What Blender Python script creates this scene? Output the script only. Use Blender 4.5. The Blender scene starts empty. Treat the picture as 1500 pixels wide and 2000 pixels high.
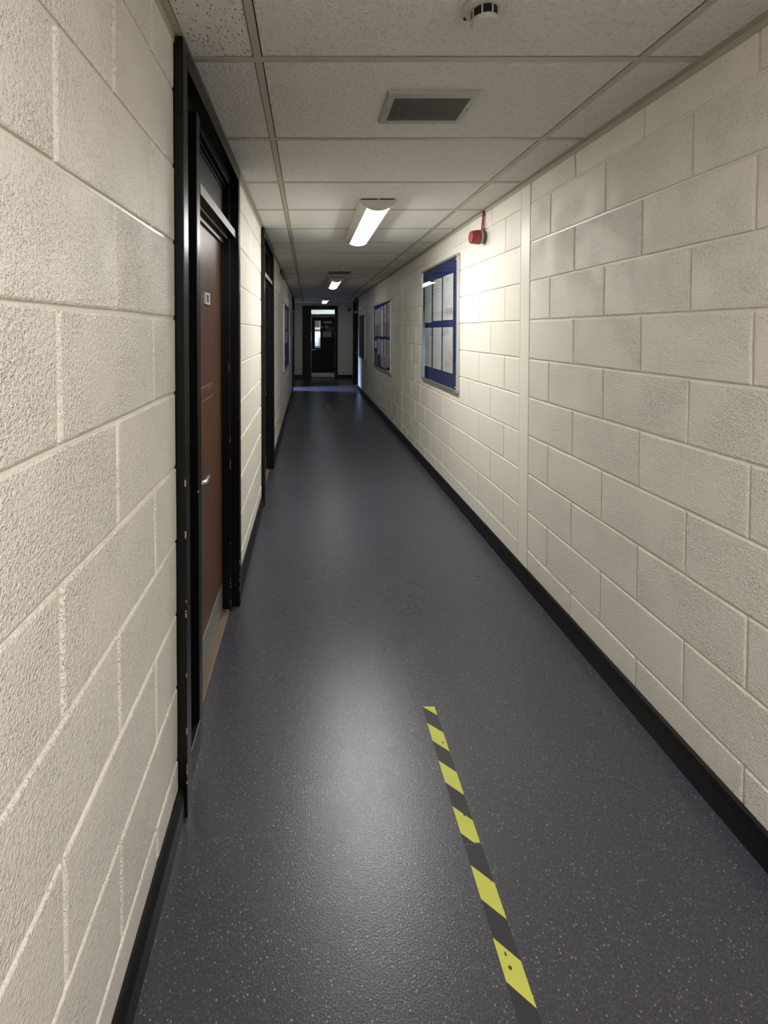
import bpy, bmesh, math, random
from mathutils import Vector, Matrix
random.seed(7)
PI = math.pi
scene = bpy.context.scene
C = scene.collection

# ------------------------------------------------------------------ camera
CAM_H = 1.50
PITCH = 0.0227
FPX, VPX, VPY = 892.5, 602.2, 646.8
cam_d = bpy.data.cameras.new('camera')
cam_d.sensor_width = 36.0
cam_d.sensor_fit = 'AUTO'
cam_d.lens = FPX / 2000 * 36
cam_d.shift_x = (750 - VPX) / 2000
cam_d.shift_y = -(1000 - (VPY + FPX * math.tan(PITCH))) / 2000
cam_d.clip_start = 0.02
cam = bpy.data.objects.new('camera', cam_d)
cam.location = (0, 0, CAM_H)
cam.rotation_euler = (PI / 2 - PITCH, 0, 0)
C.objects.link(cam)
scene.camera = cam

# ------------------------------------------------------------------ world, exposure, lamp levels
world = bpy.data.worlds.new('daylight')
scene.world = world
world.use_nodes = True
world.cycles.sampling_method = 'NONE'      # the sky only shows through the far windows
bg = world.node_tree.nodes['Background']
bg.inputs['Color'].default_value = (0.72, 0.86, 1.0, 1)
bg.inputs['Strength'].default_value = 3.0
scene.view_settings.view_transform = 'Standard'
scene.view_settings.look = 'None'
scene.view_settings.gamma = 1.0
scene.view_settings.use_curve_mapping = False
scene.view_settings.exposure = 0.27
scene.cycles.use_denoising = True
scene.cycles.denoising_prefilter = 'ACCURATE'
scene.cycles.max_bounces = 5
scene.cycles.diffuse_bounces = 4
scene.cycles.use_light_tree = True
scene.cycles.glossy_bounces = 2
scene.cycles.caustics_reflective = False
scene.cycles.caustics_refractive = False
scene.cycles.use_adaptive_sampling = False
scene.cycles.sample_clamp_indirect = 6.0
# ceiling lamps (emission strength of the diffuser, colour): behind the camera, then along the corridor
LAMPS = [(-1.45, 73.0, (1.0, 0.955, 0.965)),
         (3.06, 59.0, (1.0, 0.990, 0.955)),
         (7.53, 7.5, (1.0, 0.975, 0.92)),
         (12.12, 3.0, (0.88, 0.95, 1.0))]

# daylight falling through the high window of the side room on the left
al = bpy.data.lights.new('side_window_daylight', 'AREA')
al.shape = 'RECTANGLE'; al.size = 0.95; al.size_y = 0.5
al.energy = 45.0
al.color = (0.42, 0.60, 1.0)
al.spread = math.radians(62)
alo = bpy.data.objects.new('side_window_daylight', al)
alo.location = (-2.30, 11.75, 2.08)
alo.rotation_euler = (0, math.radians(-48), 0)
C.objects.link(alo)
# daylight through the window of the room behind the end door
al2 = bpy.data.lights.new('end_room_window_daylight', 'AREA')
al2.shape = 'RECTANGLE'; al2.size = 1.5; al2.size_y = 0.9
al2.energy = 95.0
al2.color = (0.72, 0.86, 1.0)
al2o = bpy.data.objects.new('end_room_window_daylight', al2)
al2o.location = (2.42, 16.6, 1.5)
al2o.rotation_euler = (0, math.radians(90), 0)
C.objects.link(al2o)

# ------------------------------------------------------------------ dimensions
XL, XR = -0.399, 1.288
ZC = 2.38
YB = -3.0          # wall behind the camera
YE = 14.65         # end wall
LOBX0, LOBX1 = -0.445, 1.40
TH = 0.22

# ------------------------------------------------------------------ material helpers
def new_mat(name):
    m = bpy.data.materials.new(name); m.use_nodes = True
    nt = m.node_tree
    return m, nt, nt.nodes['Principled BSDF']
def N(nt, typ, **kw):
    n = nt.nodes.new(typ)
    for k, v in kw.items():
        if k in n.inputs.keys() if isinstance(k, str) else False:
            n.inputs[k].default_value = v
        else:
            setattr(n, k, v)
    return n
def L(nt, a, b): nt.links.new(a, b)
def math_n(nt, op, a, b=None, c=None):
    n = nt.nodes.new('ShaderNodeMath'); n.operation = op
    for i, v in enumerate((a, b, c)):
        if v is None: continue
        if isinstance(v, (int, float)): n.inputs[i].default_value = v
        else: L(nt, v, n.inputs[i])
    return n.outputs[0]
def mix_col(nt, fac, a, b):
    n = nt.nodes.new('ShaderNodeMix'); n.data_type = 'RGBA'
    for sock, v in ((n.inputs[0], fac), (n.inputs[6], a), (n.inputs[7], b)):
        if isinstance(v, (int, float)): sock.default_value = v
        elif isinstance(v, tuple): sock.default_value = (*v[:3], 1)
        else: L(nt, v, sock)
    return n.outputs[2]
def coords(nt, kind='Object', rnd=False, scale=None):
    tc = nt.nodes.new('ShaderNodeTexCoord')
    out = tc.outputs[kind]
    if rnd:
        oi = nt.nodes.new('ShaderNodeObjectInfo')
        vm = nt.nodes.new('ShaderNodeVectorMath'); vm.operation = 'ADD'
        sc = nt.nodes.new('ShaderNodeVectorMath'); sc.operation = 'SCALE'
        cx = nt.nodes.new('ShaderNodeCombineXYZ')
        L(nt, oi.outputs['Random'], cx.inputs[0]); L(nt, oi.outputs['Random'], cx.inputs[1]); cx.inputs[2].default_value = 0.3
        L(nt, cx.outputs[0], sc.inputs[0]); sc.inputs['Scale'].default_value = 37.0
        L(nt, out, vm.inputs[0]); L(nt, sc.outputs[0], vm.inputs[1])
        out = vm.outputs[0]
    if scale:
        mp = nt.nodes.new('ShaderNodeMapping'); mp.inputs['Scale'].default_value = scale
        L(nt, out, mp.inputs['Vector']); out = mp.outputs[0]
    return out
def noise(nt, vec, scale, detail=3, rough=0.55, dist=0.0):
    n = nt.nodes.new('ShaderNodeTexNoise')
    n.inputs['Scale'].default_value = scale; n.inputs['Detail'].default_value = detail
    n.inputs['Roughness'].default_value = rough; n.inputs['Distortion'].default_value = dist
    L(nt, vec, n.inputs['Vector'])
    return n.outputs['Fac']
def ramp(nt, fac, a, b):
    n = nt.nodes.new('ShaderNodeMapRange'); n.interpolation_type = 'SMOOTHSTEP'
    n.inputs[1].default_value = a; n.inputs[2].default_value = b
    L(nt, fac, n.inputs[0]); return n.outputs[0]
def bump(nt, h, strength, dist, bsdf, normal=None):
    b = nt.nodes.new('ShaderNodeBump'); b.inputs['Distance'].default_value = dist
    if isinstance(strength, (int, float)): b.inputs['Strength'].default_value = strength
    else: L(nt, strength, b.inputs['Strength'])
    L(nt, h, b.inputs['Height'])
    if normal: L(nt, normal, b.inputs['Normal'])
    L(nt, b.outputs[0], bsdf.inputs['Normal']); return b.outputs[0]
def simple(name, col, rough=0.5, metal=0.0, spec=0.5, bump_s=0.0, bump_scale=120, var=0.0):
    m, nt, b = new_mat(name)
    b.inputs['Roughness'].default_value = rough; b.inputs['Metallic'].default_value = metal
    b.inputs['Specular IOR Level'].default_value = spec
    co = coords(nt)
    nz = noise(nt, co, 14, 3)
    v = max(var, 0.03)
    b.inputs['Base Color'].default_value = (*col, 1)
    L(nt, mix_col(nt, nz, tuple(c * (1 - v) for c in col), tuple(min(1, c * (1 + v)) for c in col)), b.inputs['Base Color'])
    if bump_s: bump(nt, noise(nt, co, bump_scale, 3), bump_s, 0.002, b)
    return m

def wall_paint(name, rnd, bs, k=1.0):
    m, nt, b = new_mat(name)
    co = coords(nt, 'Object', rnd)
    oi = nt.nodes.new('ShaderNodeObjectInfo')
    big = noise(nt, co, 3.0, 1)
    sc_ = lambda c: tuple(x * k for x in c)
    col = mix_col(nt, big, sc_((0.850, 0.815, 0.715)), sc_((0.885, 0.850, 0.750)))
    if rnd:
        col = mix_col(nt, math_n(nt, 'MULTIPLY', oi.outputs['Random'], 0.6), col, (0.83, 0.797, 0.70))
    pores = noise(nt, co, 210, 1, 0.6)
    pm = ramp(nt, pores, 0.60, 0.72)                       # open pores of the block, sunken and tinted darker
    col = mix_col(nt, math_n(nt, 'MULTIPLY', pm, 0.20), col, (0.36, 0.33, 0.27))
    L(nt, col, b.inputs['Base Color'])
    b.inputs['Roughness'].default_value = 0.33
    b.inputs['Specular IOR Level'].default_value = 0.5
    h1 = noise(nt, co, 165, 2, 0.65)
    h = math_n(nt, 'SUBTRACT', math_n(nt, 'MULTIPLY', h1, 1.5), math_n(nt, 'MULTIPLY', pm, 0.7))
    if rnd:
        zone = ramp(nt, noise(nt, co, 6.5, 1), 0.30, 0.65)
        st = math_n(nt, 'MULTIPLY_ADD', zone, bs * 0.45, bs * 0.55)
        st = math_n(nt, 'MULTIPLY', st, math_n(nt, 'MULTIPLY_ADD', oi.outputs['Random'], 0.4, 0.75))
    else:
        st = bs
    bump(nt, h, st, 0.0042, b)
    return m
M = {}
M['block'] = wall_paint('painted_block', True, 0.95)
M['block_smooth'] = wall_paint('smoother_painted_block', True, 0.45)
M['mortar'] = wall_paint('painted_mortar', False, 0.15, 0.90)
M['plaster'] = wall_paint('painted_plaster', False, 0.12)

# floor: charcoal safety vinyl with pale flecks
def floor_mat():
    m, nt, b = new_mat('speckled_vinyl')
    co = coords(nt, 'Object')
    base = mix_col(nt, noise(nt, co, 2.0, 3), (0.040, 0.040, 0.051), (0.049, 0.049, 0.061))
    mott = noise(nt, co, 210, 3, 0.6)
    base = mix_col(nt, ramp(nt, mott, 0.45, 0.75), base, (0.088, 0.088, 0.108))
    def flecks(scale, size, keep, amt, col, base):
        v = nt.nodes.new('ShaderNodeTexVoronoi'); v.inputs['Scale'].default_value = scale
        v.inputs['Randomness'].default_value = 1.0
        L(nt, co, v.inputs['Vector'])
        near = math_n(nt, 'LESS_THAN', v.outputs['Distance'], size)
        sep = nt.nodes.new('ShaderNodeSeparateColor'); L(nt, v.outputs['Color'], sep.inputs[0])
        k = math_n(nt, 'LESS_THAN', sep.outputs[0], keep)
        vis = math_n(nt, 'MULTIPLY', math_n(nt, 'MULTIPLY', near, k), math_n(nt, 'MULTIPLY_ADD', sep.outputs[1], amt * 0.8, amt * 0.2))
        return mix_col(nt, vis, base, col)
    base = flecks(190, 0.34, 0.55, 0.45, (0.19, 0.19, 0.215), base)
    base = flecks(130, 0.24, 0.30, 0.8, (0.36, 0.36, 0.385), base)
    L(nt, base, b.inputs['Base Color'])
    r = noise(nt, co, 6.0, 3)
    L(nt, math_n(nt, 'MULTIPLY_ADD', r, 0.07, 0.25), b.inputs['Roughness'])
    b.inputs['Specular IOR Level'].default_value = 0.5
    bump(nt, noise(nt, co, 240, 3, 0.55), 0.32, 0.0016, b)
    return m
M['floor'] = floor_mat()

def tile_mat(name, pits):
    m, nt, b = new_mat(name)
    co = coords(nt, 'Object', True)
    col = mix_col(nt, noise(nt, co, 4, 2), (0.84, 0.815, 0.79), (0.88, 0.855, 0.83))
    stain = ramp(nt, noise(nt, co, 2.2, 4, 0.65), 0.62, 0.80)
    col = mix_col(nt, math_n(nt, 'MULTIPLY', stain, 0.12), col, (0.45, 0.40, 0.32))
    fine = noise(nt, co, 150, 4, 0.6)
    if pits:
        c2 = coords(nt, 'Object', True, (150, 70, 150))
        v = nt.nodes.new('ShaderNodeTexVoronoi'); v.inputs['Scale'].default_value = 1.0; L(nt, c2, v.inputs['Vector'])
        pit = math_n(nt, 'MULTIPLY', ramp(nt, v.outputs['Distance'], 0.34, 0.20), 1.0)
        sep = nt.nodes.new('ShaderNodeSeparateColor'); L(nt, v.outputs['Color'], sep.inputs[0])
        pit = math_n(nt, 'MULTIPLY', pit, math_n(nt, 'LESS_THAN', sep.outputs[0], 0.42))
        col = mix_col(nt, math_n(nt, 'MULTIPLY', pit, 0.75), col, (0.10, 0.095, 0.085))
        h = math_n(nt, 'SUBTRACT', math_n(nt, 'MULTIPLY', fine, 0.6), math_n(nt, 'MULTIPLY', pit, 1.5))
    else:
        lump = noise(nt, co, 75, 3, 0.6)
        col = mix_col(nt, math_n(nt, 'MULTIPLY', ramp(nt, lump, 0.48, 0.34), 0.22), col, (0.42, 0.39, 0.34))  # hollows between the lumps shaded in the colour so the relief shows
        h = math_n(nt, 'ADD', math_n(nt, 'MULTIPLY', fine, 0.4), lump)
    L(nt, col, b.inputs['Base Color'])
    b.inputs['Roughness'].default_value = 0.9; b.inputs['Specular IOR Level'].default_value = 0.2
    bump(nt, h, 1.0, 0.012, b)
    return m
M['tile'] = tile_mat('ceiling_tile', False)
M['tile_pits'] = tile_mat('fissured_tile', True)
M['tbar'] = simple('cream_metal_grid', (0.47, 0.44, 0.35), 0.5, var=0.08)
M['plenum'] = simple('dark_plenum', (0.03, 0.03, 0.03), 0.9)

def black_paint():
    m, nt, b = new_mat('black_gloss_paint')
    co = coords(nt, 'Object')
    base = mix_col(nt, noise(nt, co, 9, 3), (0.003, 0.003, 0.0035), (0.005, 0.005, 0.005))
    L(nt, base, b.inputs['Base Color'])
    L(nt, math_n(nt, 'MULTIPLY_ADD', noise(nt, co, 20, 3), 0.10, 0.24), b.inputs['Roughness'])
    b.inputs['Specular IOR Level'].default_value = 0.28
    bump(nt, noise(nt, coords(nt, 'Object', False, (70, 70, 14)), 1.0, 3), 0.10, 0.002, b)
    return m
M['black'] = black_paint()
M['black_skirt'] = simple('black_vinyl_skirting', (0.006, 0.006, 0.007), 0.36, spec=0.35, bump_s=0.12, bump_scale=60, var=0.25)
M['black_panel'] = simple('black_satin_panel', (0.008, 0.008, 0.009), 0.42, spec=0.35, bump_s=0.05, bump_scale=40)

def wood(name, a, bcol, sc=(120, 120, 3.2), rough=0.33, bs=0.2, spec=0.5):
    m, nt, b = new_mat(name)
    co = coords(nt, 'Object', True, sc)
    g = noise(nt, co, 1.0, 5, 0.6, 0.6)
    fine = noise(nt, coords(nt, 'Object', True, tuple(s * 4 for s in sc)), 1.0, 2)
    f = math_n(nt, 'ADD', math_n(nt, 'MULTIPLY', g, 0.75), math_n(nt, 'MULTIPLY', fine, 0.25))
    L(nt, mix_col(nt, ramp(nt, f, 0.3, 0.7), a, bcol), b.inputs['Base Color'])
    b.inputs['Roughness'].default_value = rough; b.inputs['Specular IOR Level'].default_value = spec
    bump(nt, f, bs, 0.001, b)
    return m
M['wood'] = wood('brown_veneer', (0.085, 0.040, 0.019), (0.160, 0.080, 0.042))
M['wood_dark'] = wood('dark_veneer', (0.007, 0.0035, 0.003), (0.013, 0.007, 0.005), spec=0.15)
M['wood_pale'] = wood('worn_timber', (0.13, 0.095, 0.066), (0.23, 0.17, 0.12), (40, 4, 40), 0.6)
M['scratch'] = simple('pale_scratch', (0.40, 0.30, 0.22), 0.6)
M['alu'] = simple('brushed_aluminium', (0.62, 0.62, 0.60), 0.38, 0.85)
M['alu_grey'] = simple('grey_corner_plastic', (0.36, 0.37, 0.36), 0.42)
M['steel'] = simple('satin_steel', (0.60, 0.61, 0.62), 0.28, 1.0)
M['kick'] = simple('dull_kick_plate', (0.42, 0.42, 0.41), 0.42, 0.75, var=0.1)
M['white_plastic'] = simple('white_plastic', (0.72, 0.71, 0.68), 0.4)
M['fixture'] = simple('fixture_enamel', (0.70, 0.69, 0.65), 0.35)
M['prism'] = simple('prismatic_side', (0.66, 0.64, 0.56), 0.3)
M['detector'] = simple('detector_plastic', (0.56, 0.54, 0.50), 0.5)
M['dark_slot'] = simple('dark_slot', (0.006, 0.006, 0.007), 0.8)
M['vent'] = simple('vent_enamel', (0.40, 0.39, 0.36), 0.45, var=0.06)
M['vent_slat'] = simple('vent_slat_enamel', (0.20, 0.195, 0.185), 0.5)
M['vent_dark'] = simple('dark_vent_enamel', (0.16, 0.155, 0.145), 0.5)  # darker grey enamel for the far vent frame
M['red'] = simple('red_plastic', (0.30, 0.045, 0.045), 0.35)
M['red_hi'] = simple('bright_red_plastic', (0.62, 0.08, 0.11), 0.22)
M['red_cable'] = simple('red_cable_sheath', (0.34, 0.045, 0.05), 0.45)
M['box_grey'] = simple('grey_conduit_box', (0.09, 0.095, 0.09), 0.4, var=0.25)
def felt(name, col):
    m, nt, b = new_mat(name)
    co = coords(nt)
    L(nt, mix_col(nt, noise(nt, co, 260, 3), tuple(c * 0.8 for c in col), tuple(c * 1.2 for c in col)), b.inputs['Base Color'])
    b.inputs['Roughness'].default_value = 0.95
    bump(nt, noise(nt, co, 400, 2), 0.4, 0.001, b)
    return m
M['felt'] = felt('blue_felt', (0.012, 0.028, 0.155))
M['yellow'] = simple('yellow_tape', (0.56, 0.58, 0.085), 0.55, bump_s=0.1, bump_scale=300, var=0.08)
M['tape_black'] = simple('black_tape', (0.022, 0.022, 0.026), 0.55, var=0.2)
M['tape_faded'] = simple('faded_tape', (0.16, 0.155, 0.13), 0.6, var=0.4)
M['tape_spot'] = simple('tape_scuff', (0.06, 0.055, 0.02), 0.8)
def glass():
    m = bpy.data.materials.new('clear_glazing'); m.use_nodes = True
    nt = m.node_tree; nt.nodes.clear()
    o = nt.nodes.new('ShaderNodeOutputMaterial'); mx = nt.nodes.new('ShaderNodeMixShader')
    tr = nt.nodes.new('ShaderNodeBsdfTransparent'); tr.inputs[0].default_value = (0.93, 0.95, 0.95, 1)
    gl = nt.nodes.new('ShaderNodeBsdfGlossy'); gl.inputs['Roughness'].default_value = 0.02
    lw = nt.nodes.new('ShaderNodeLayerWeight'); lw.inputs[0].default_value = 0.5
    fr = math_n(nt, 'MULTIPLY_ADD', math_n(nt, 'POWER', lw.outputs['Facing'], 5.0), 0.96, 0.04)   # Schlick reflectance, alike on both faces
    L(nt, fr, mx.inputs[0]); L(nt, tr.outputs[0], mx.inputs[1]); L(nt, gl.outputs[0], mx.inputs[2])
    L(nt, mx.outputs[0], o.inputs[0])
    return m
M['glass'] = glass()
def emit(name, col, s):
    m = bpy.data.materials.new(name); m.use_nodes = True
    nt = m.node_tree; nt.nodes.clear()
    o = nt.nodes.new('ShaderNodeOutputMaterial'); e = nt.nodes.new('ShaderNodeEmission')
    e.inputs[0].default_value = (*col, 1); e.inputs[1].default_value = s
    L(nt, e.outputs[0], o.inputs[0]); return m

# ------------------------------------------------------------------ geometry helpers
def obj(name, verts_faces, mat, parent=None, loc=None, rot=None, smooth=False):
    if isinstance(verts_faces, bpy.types.Mesh):
        me = verts_faces
    else:
        me = bpy.data.meshes.new(name)
        v, f = verts_faces
        me.from_pydata(v, [], f); me.validate(); me.update()
        if smooth:
            for p in me.polygons: p.use_smooth = True
    if mat is not None and len(me.materials) == 0: me.materials.append(mat)
    o = bpy.data.objects.new(name, me); C.objects.link(o)
    if parent is not None: o.parent = parent
    if loc is not None: o.location = loc
    if rot is not None: o.rotation_euler = rot
    return o
def tag(o, label=None, cat=None, group=None, kind=None):
    if label: o['label'] = label
    if cat: o['category'] = cat
    if group: o['group'] = group
    if kind: o['kind'] = kind
    return o
def empty(name, loc=(0, 0, 0), rz=0.0):
    o = bpy.data.objects.new(name, None); o.empty_display_size = 0.1
    C.objects.link(o); o.location = loc; o.rotation_euler = (0, 0, rz); return o
def box(x0, x1, y0, y1, z0, z1, bev=0.0):
    if bev <= 0:
        v = [(x0,y0,z0),(x1,y0,z0),(x1,y1,z0),(x0,y1,z0),(x0,y0,z1),(x1,y0,z1),(x1,y1,z1),(x0,y1,z1)]
        f = [(0,3,2,1),(4,5,6,7),(0,1,5,4),(1,2,6,5),(2,3,7,6),(3,0,4,7)]
        return v, f
    bm = bmesh.new()
    bmesh.ops.create_cube(bm, size=1.0)
    for vv in bm.verts:
        vv.co = Vector(((x0 + x1) / 2 + vv.co.x * (x1 - x0), (y0 + y1) / 2 + vv.co.y * (y1 - y0), (z0 + z1) / 2 + vv.co.z * (z1 - z0)))
    bmesh.ops.bevel(bm, geom=bm.edges[:], offset=bev, segments=2, profile=0.6, affect='EDGES')
    return dump(bm)
def dump(bm):
    bm.verts.index_update()
    v = [tuple(x.co) for x in bm.verts]; f = [tuple(x.index for x in p.verts) for p in bm.faces]
    bm.free(); return v, f
def join(*parts):
    V, F = [], []
    for v, f in parts:
        o = len(V); V += list(v); F += [tuple(i + o for i in p) for p in f]
    return V, F
def prism(profile, axis, a, b):
    """closed 2D profile extruded along axis from a to b. axis 'y': profile is (x,z); 'x': (y,z); 'z': (x,y)"""
    n = len(profile); V = []
    for t in (a, b):
        for p, q in profile:
            V.append({'y': (p, t, q), 'x': (t, p, q), 'z': (p, q, t)}[axis])
    F = [tuple(range(n)), tuple(range(2 * n - 1, n - 1, -1))]
    F += [(i, i + n, (i + 1) % n + n, (i + 1) % n) for i in range(n)]
    bm = bmesh.new(); vs = [bm.verts.new(v) for v in V]
    for f in F: bm.faces.new([vs[i] for i in f])
    bmesh.ops.recalc_face_normals(bm, faces=bm.faces[:])
    return dump(bm)
def lathe(profile, seg=32):
    """profile: list of (r, h) along +x axis; closed with caps where r==0"""
    V, F, rings = [], [], []
    for r, h in profile:
        if r < 1e-6:
            rings.append([len(V)]); V.append((h, 0, 0))
        else:
            rings.append(list(range(len(V), len(V) + seg)))
            V += [(h, r * math.cos(2*PI*i/seg), r * math.sin(2*PI*i/seg)) for i in range(seg)]
    for a, b in zip(rings, rings[1:]):
        for i in range(seg):
            j = (i + 1) % seg
            if len(a) == 1 and len(b) == 1: continue
            if len(a) == 1: F.append((a[0], b[i], b[j]))
            elif len(b) == 1: F.append((a[i], b[0], a[j]))
            else: F.append((a[i], b[i], b[j], a[j]))
    bm = bmesh.new(); vs = [bm.verts.new(v) for v in V]
    for f in F: bm.faces.new([vs[i] for i in f])
    bmesh.ops.recalc_face_normals(bm, faces=bm.faces[:])
    return dump(bm)
def tube(pts, r, seg=8):
    pts = [Vector(p) for p in pts]; V, F = [], []
    for k, p in enumerate(pts):
        d = (pts[min(k + 1, len(pts) - 1)] - pts[max(k - 1, 0)]).normalized()
        u = d.cross(Vector((0.31, 0.77, 0.55))).normalized(); w = d.cross(u).normalized()
        rr = r[k] if isinstance(r, (list, tuple)) else r
        V += [tuple(p + rr * (math.cos(2*PI*i/seg) * u + math.sin(2*PI*i/seg) * w)) for i in range(seg)]
    for k in range(len(pts) - 1):
        for i in range(seg):
            j = (i + 1) % seg
            F.append((k*seg+i, k*seg+j, (k+1)*seg+j, (k+1)*seg+i))
    F.append(tuple(range(seg - 1, -1, -1))); F.append(tuple(range((len(pts)-1)*seg, len(pts)*seg)))
    bm = bmesh.new(); vs = [bm.verts.new(v) for v in V]
    for f in F: bm.faces.new([vs[i] for i in f])
    bmesh.ops.recalc_face_normals(bm, faces=bm.faces[:])
    return dump(bm)
def move(vf, dx=0, dy=0, dz=0):
    v, f = vf; return [(a + dx, b + dy, c + dz) for a, b, c in v], f

# ------------------------------------------------------------------ the setting: slabs
fl = obj('floor', box(-3.2, 3.4, YB - 0.2, 19.2, -0.12, 0.0), M['floor'])
tag(fl, 'dark charcoal speckled vinyl floor running the length of the corridor', 'floor', kind='structure')
ceil = obj('ceiling', box(-3.2, 3.4, YB - 0.2, 19.2, 2.44, 2.56), M['plenum'])
tag(ceil, 'suspended ceiling of off-white textured tiles in a cream grid', 'ceiling', kind='structure')

# ------------------------------------------------------------------ ceiling grid and tiles (children of the ceiling)
TBX = (-0.163, 1.076)
T0, TD = 1.503, 0.6125
def cross_y(k): return T0 + k * TD
K0 = -8
K1 = int((YE - T0) / TD)
FW = 0.012
for x in TBX:
    obj('grid_bar', join(box(x - FW, x + FW, YB, YE, ZC, ZC + 0.004), box(x - 0.002, x + 0.002, YB, YE, ZC + 0.004, ZC + 0.04)), M['tbar'], ceil)
XC0, XC1 = XL, XR
spans = [(XL + 0.022, TBX[0] - FW), (TBX[0] + FW, TBX[1] - FW), (TBX[1] + FW, XR - 0.022)]
mesh_cache = {}
def tile_mesh(w, d, pits):
    key = ('tile', round(w, 3), round(d, 3), pits)
    if key not in mesh_cache:
        g = 0.0028
        me = bpy.data.meshes.new('ceiling_tile')
        v, f = box(-w/2 + g, w/2 - g, -d/2 + g, d/2 - g, 0, 0.018)
        # chamfer on the visible lower edge
        e = 0.003
        v2 = []
        for (a, b, c) in v:
            if c == 0: v2.append((a - math.copysign(e, a), b - math.copysign(e, b), 0))
            else: v2.append((a, b, c))
        ring = [(-w/2 + g, -d/2 + g, e), (w/2 - g, -d/2 + g, e), (w/2 - g, d/2 - g, e), (-w/2 + g, d/2 - g, e)]
        V = v2[:4] + ring + v2[4:]
        F = [(0, 3, 2, 1), (8, 9, 10, 11)]
        for a in (0, 4):
            for i in range(4):
                j = (i + 1) % 4; F.append((a + i, a + j, a + 4 + j, a + 4 + i))
        me.from_pydata(V, [], F); me.update()
        me.materials.append(M['tile_pits'] if pits else M['tile'])
        mesh_cache[key] = me
    return mesh_cache[key]
for k in range(K0, K1 + 1):
    ya, yb = cross_y(k), cross_y(k + 1)
    yb = min(yb, YE - 0.022); ya = max(ya, YB + 0.02)
    lob = ya > 12.9
    for i, (xa, xb) in enumerate(spans):
        if lob and i == 0: xa = LOBX0 + 0.022
        if lob and i == 2: xb = LOBX1 - 0.022
        y0, y1 = ya + FW, yb - (FW if k < K1 else 0)
        if y1 - y0 < 0.05: continue
        w, d = xb - xa, y1 - y0
        pits = (i == 0 and k == -1)
        o = obj('ceiling_tile', tile_mesh(w, d, pits), None, ceil, ((xa + xb) / 2, (y0 + y1) / 2, ZC + 0.0005 + random.uniform(0, 0.0012)))
        o.rotation_euler = (random.uniform(-.001, .001), random.uniform(-.001, .001), 0)
        obj('grid_cross_bar', box(xa, xb, ya - FW, ya + FW, ZC, ZC + 0.004), M['tbar'], ceil) if ya > YB + 0.1 else None
# wall angle trims
for n, (x, s) in enumerate(((XL, 1), (XR, -1))):
    e = 12.9
    o = obj('trim_%d' % (n + 1), prism([(x, ZC + 0.003), (x + s*0.024, ZC + 0.003), (x + s*0.024, ZC), (x + s*0.0025, ZC), (x + s*0.0025, ZC - 0.024), (x, ZC - 0.024)], 'y', YB, e), M['tbar'])
    tag(o, 'cream metal edge angle where the ceiling meets the %s wall' % ('left' if s > 0 else 'right'), 'trim', kind='structure')

# ------------------------------------------------------------------ walls with individual blocks
D_J = 0.0058      # depth of joints
BL, BH, JT = 0.449, 0.225, 0.0095
def block_mesh(w, h, var, mat='block'):
    key = ('block', round(w, 3), round(h, 3), var, mat)
    if key not in mesh_cache:
        rnd = random.Random(int(w * 1000) * 31 + int(h * 1000) * 7 + var)
        hw, hh = w / 2, h / 2
        ny = 4 if w > 0.3 else (2 if w > 0.12 else 1); nz = 2 if h > 0.12 else 1
        rim = []
        for i in range(ny): rim.append((-hw + w * i / ny, -hh))
        for i in range(nz): rim.append((hw, -hh + h * i / nz))
        for i in range(ny): rim.append((hw - w * i / ny, hh))
        for i in range(nz): rim.append((-hw, hh - h * i / nz))
        n = len(rim); V = []
        jit = [(rnd.uniform(-.0012, .0012), rnd.uniform(-.0012, .0012)) for _ in rim]
        for (a, b), (ja, jb) in zip(rim, jit): V.append((-D_J - 0.003, a + ja * .6, b + jb * .6))
        c1, c2 = 0.0008, 0.0044
        for (a, b), (ja, jb) in zip(rim, jit): V.append((-D_J * 0.28, a - math.copysign(c1, a) * (abs(a) > hw - .001) + ja, b - math.copysign(c1, b) * (abs(b) > hh - .001) + jb))
        for (a, b), (ja, jb) in zip(rim, jit): V.append((0.0, a - math.copysign(c2, a) * (abs(a) > hw - .001) + ja, b - math.copysign(c2, b) * (abs(b) > hh - .001) + jb))
        F = []
        for r in (0, 1):
            for i in range(n):
                j = (i + 1) % n; F.append((r*n + i, r*n + j, (r+1)*n + j, (r+1)*n + i))
        F.append(tuple(range(2*n, 3*n)))
        me = bpy.data.meshes.new('block'); me.from_pydata(V, [], F); me.update()
        me.materials.append(M[mat])
        mesh_cache[key] = me
    return mesh_cache[key]
def lay_bay(parent, x, face, y0, y1, z_off, anchor, ztop=ZC - 0.002, mat='block', JT=0.0095):
    """face=+1 looks to +x (left wall), -1 looks to -x. anchor: y of an even-course joint"""
    c = 0
    while True:
        za = z_off + BH * c; zb = za + BH
        if za > ztop - 0.02: break
        z0, z1 = max(za + JT/2, 0.002), min(zb - JT/2, ztop)
        off = anchor + (0 if c % 2 == 0 else BL * 0.495)
        k = math.floor((y0 - off) / BL)
        ya = off + k * BL
        while ya < y1 - 0.001:
            a, b = max(ya, y0) + JT/2, min(ya + BL, y1) - JT/2
            if b - a > 0.03 and z1 - z0 > 0.02:
                o = obj('block', block_mesh(b - a, z1 - z0, random.randrange(4), mat), None, parent,
                        (x + face * random.uniform(-.0008, .0008), (a + b) / 2, (z0 + z1) / 2))
                o.rotation_euler = (random.uniform(-.0012, .0012), random.uniform(-.003, .003), (0 if face > 0 else PI) + random.uniform(-.0018, .0018))
                o.scale = (1, 1, 1)
            ya += BL
        c += 1
def wall_box(x0, x1, y0, y1): return box(x0, x1, y0, y1, 0, 2.44)
DOOR_W = 1.135
D1, D2, D3, D4 = 1.375, 3.865, 11.18, 11.80
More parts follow.
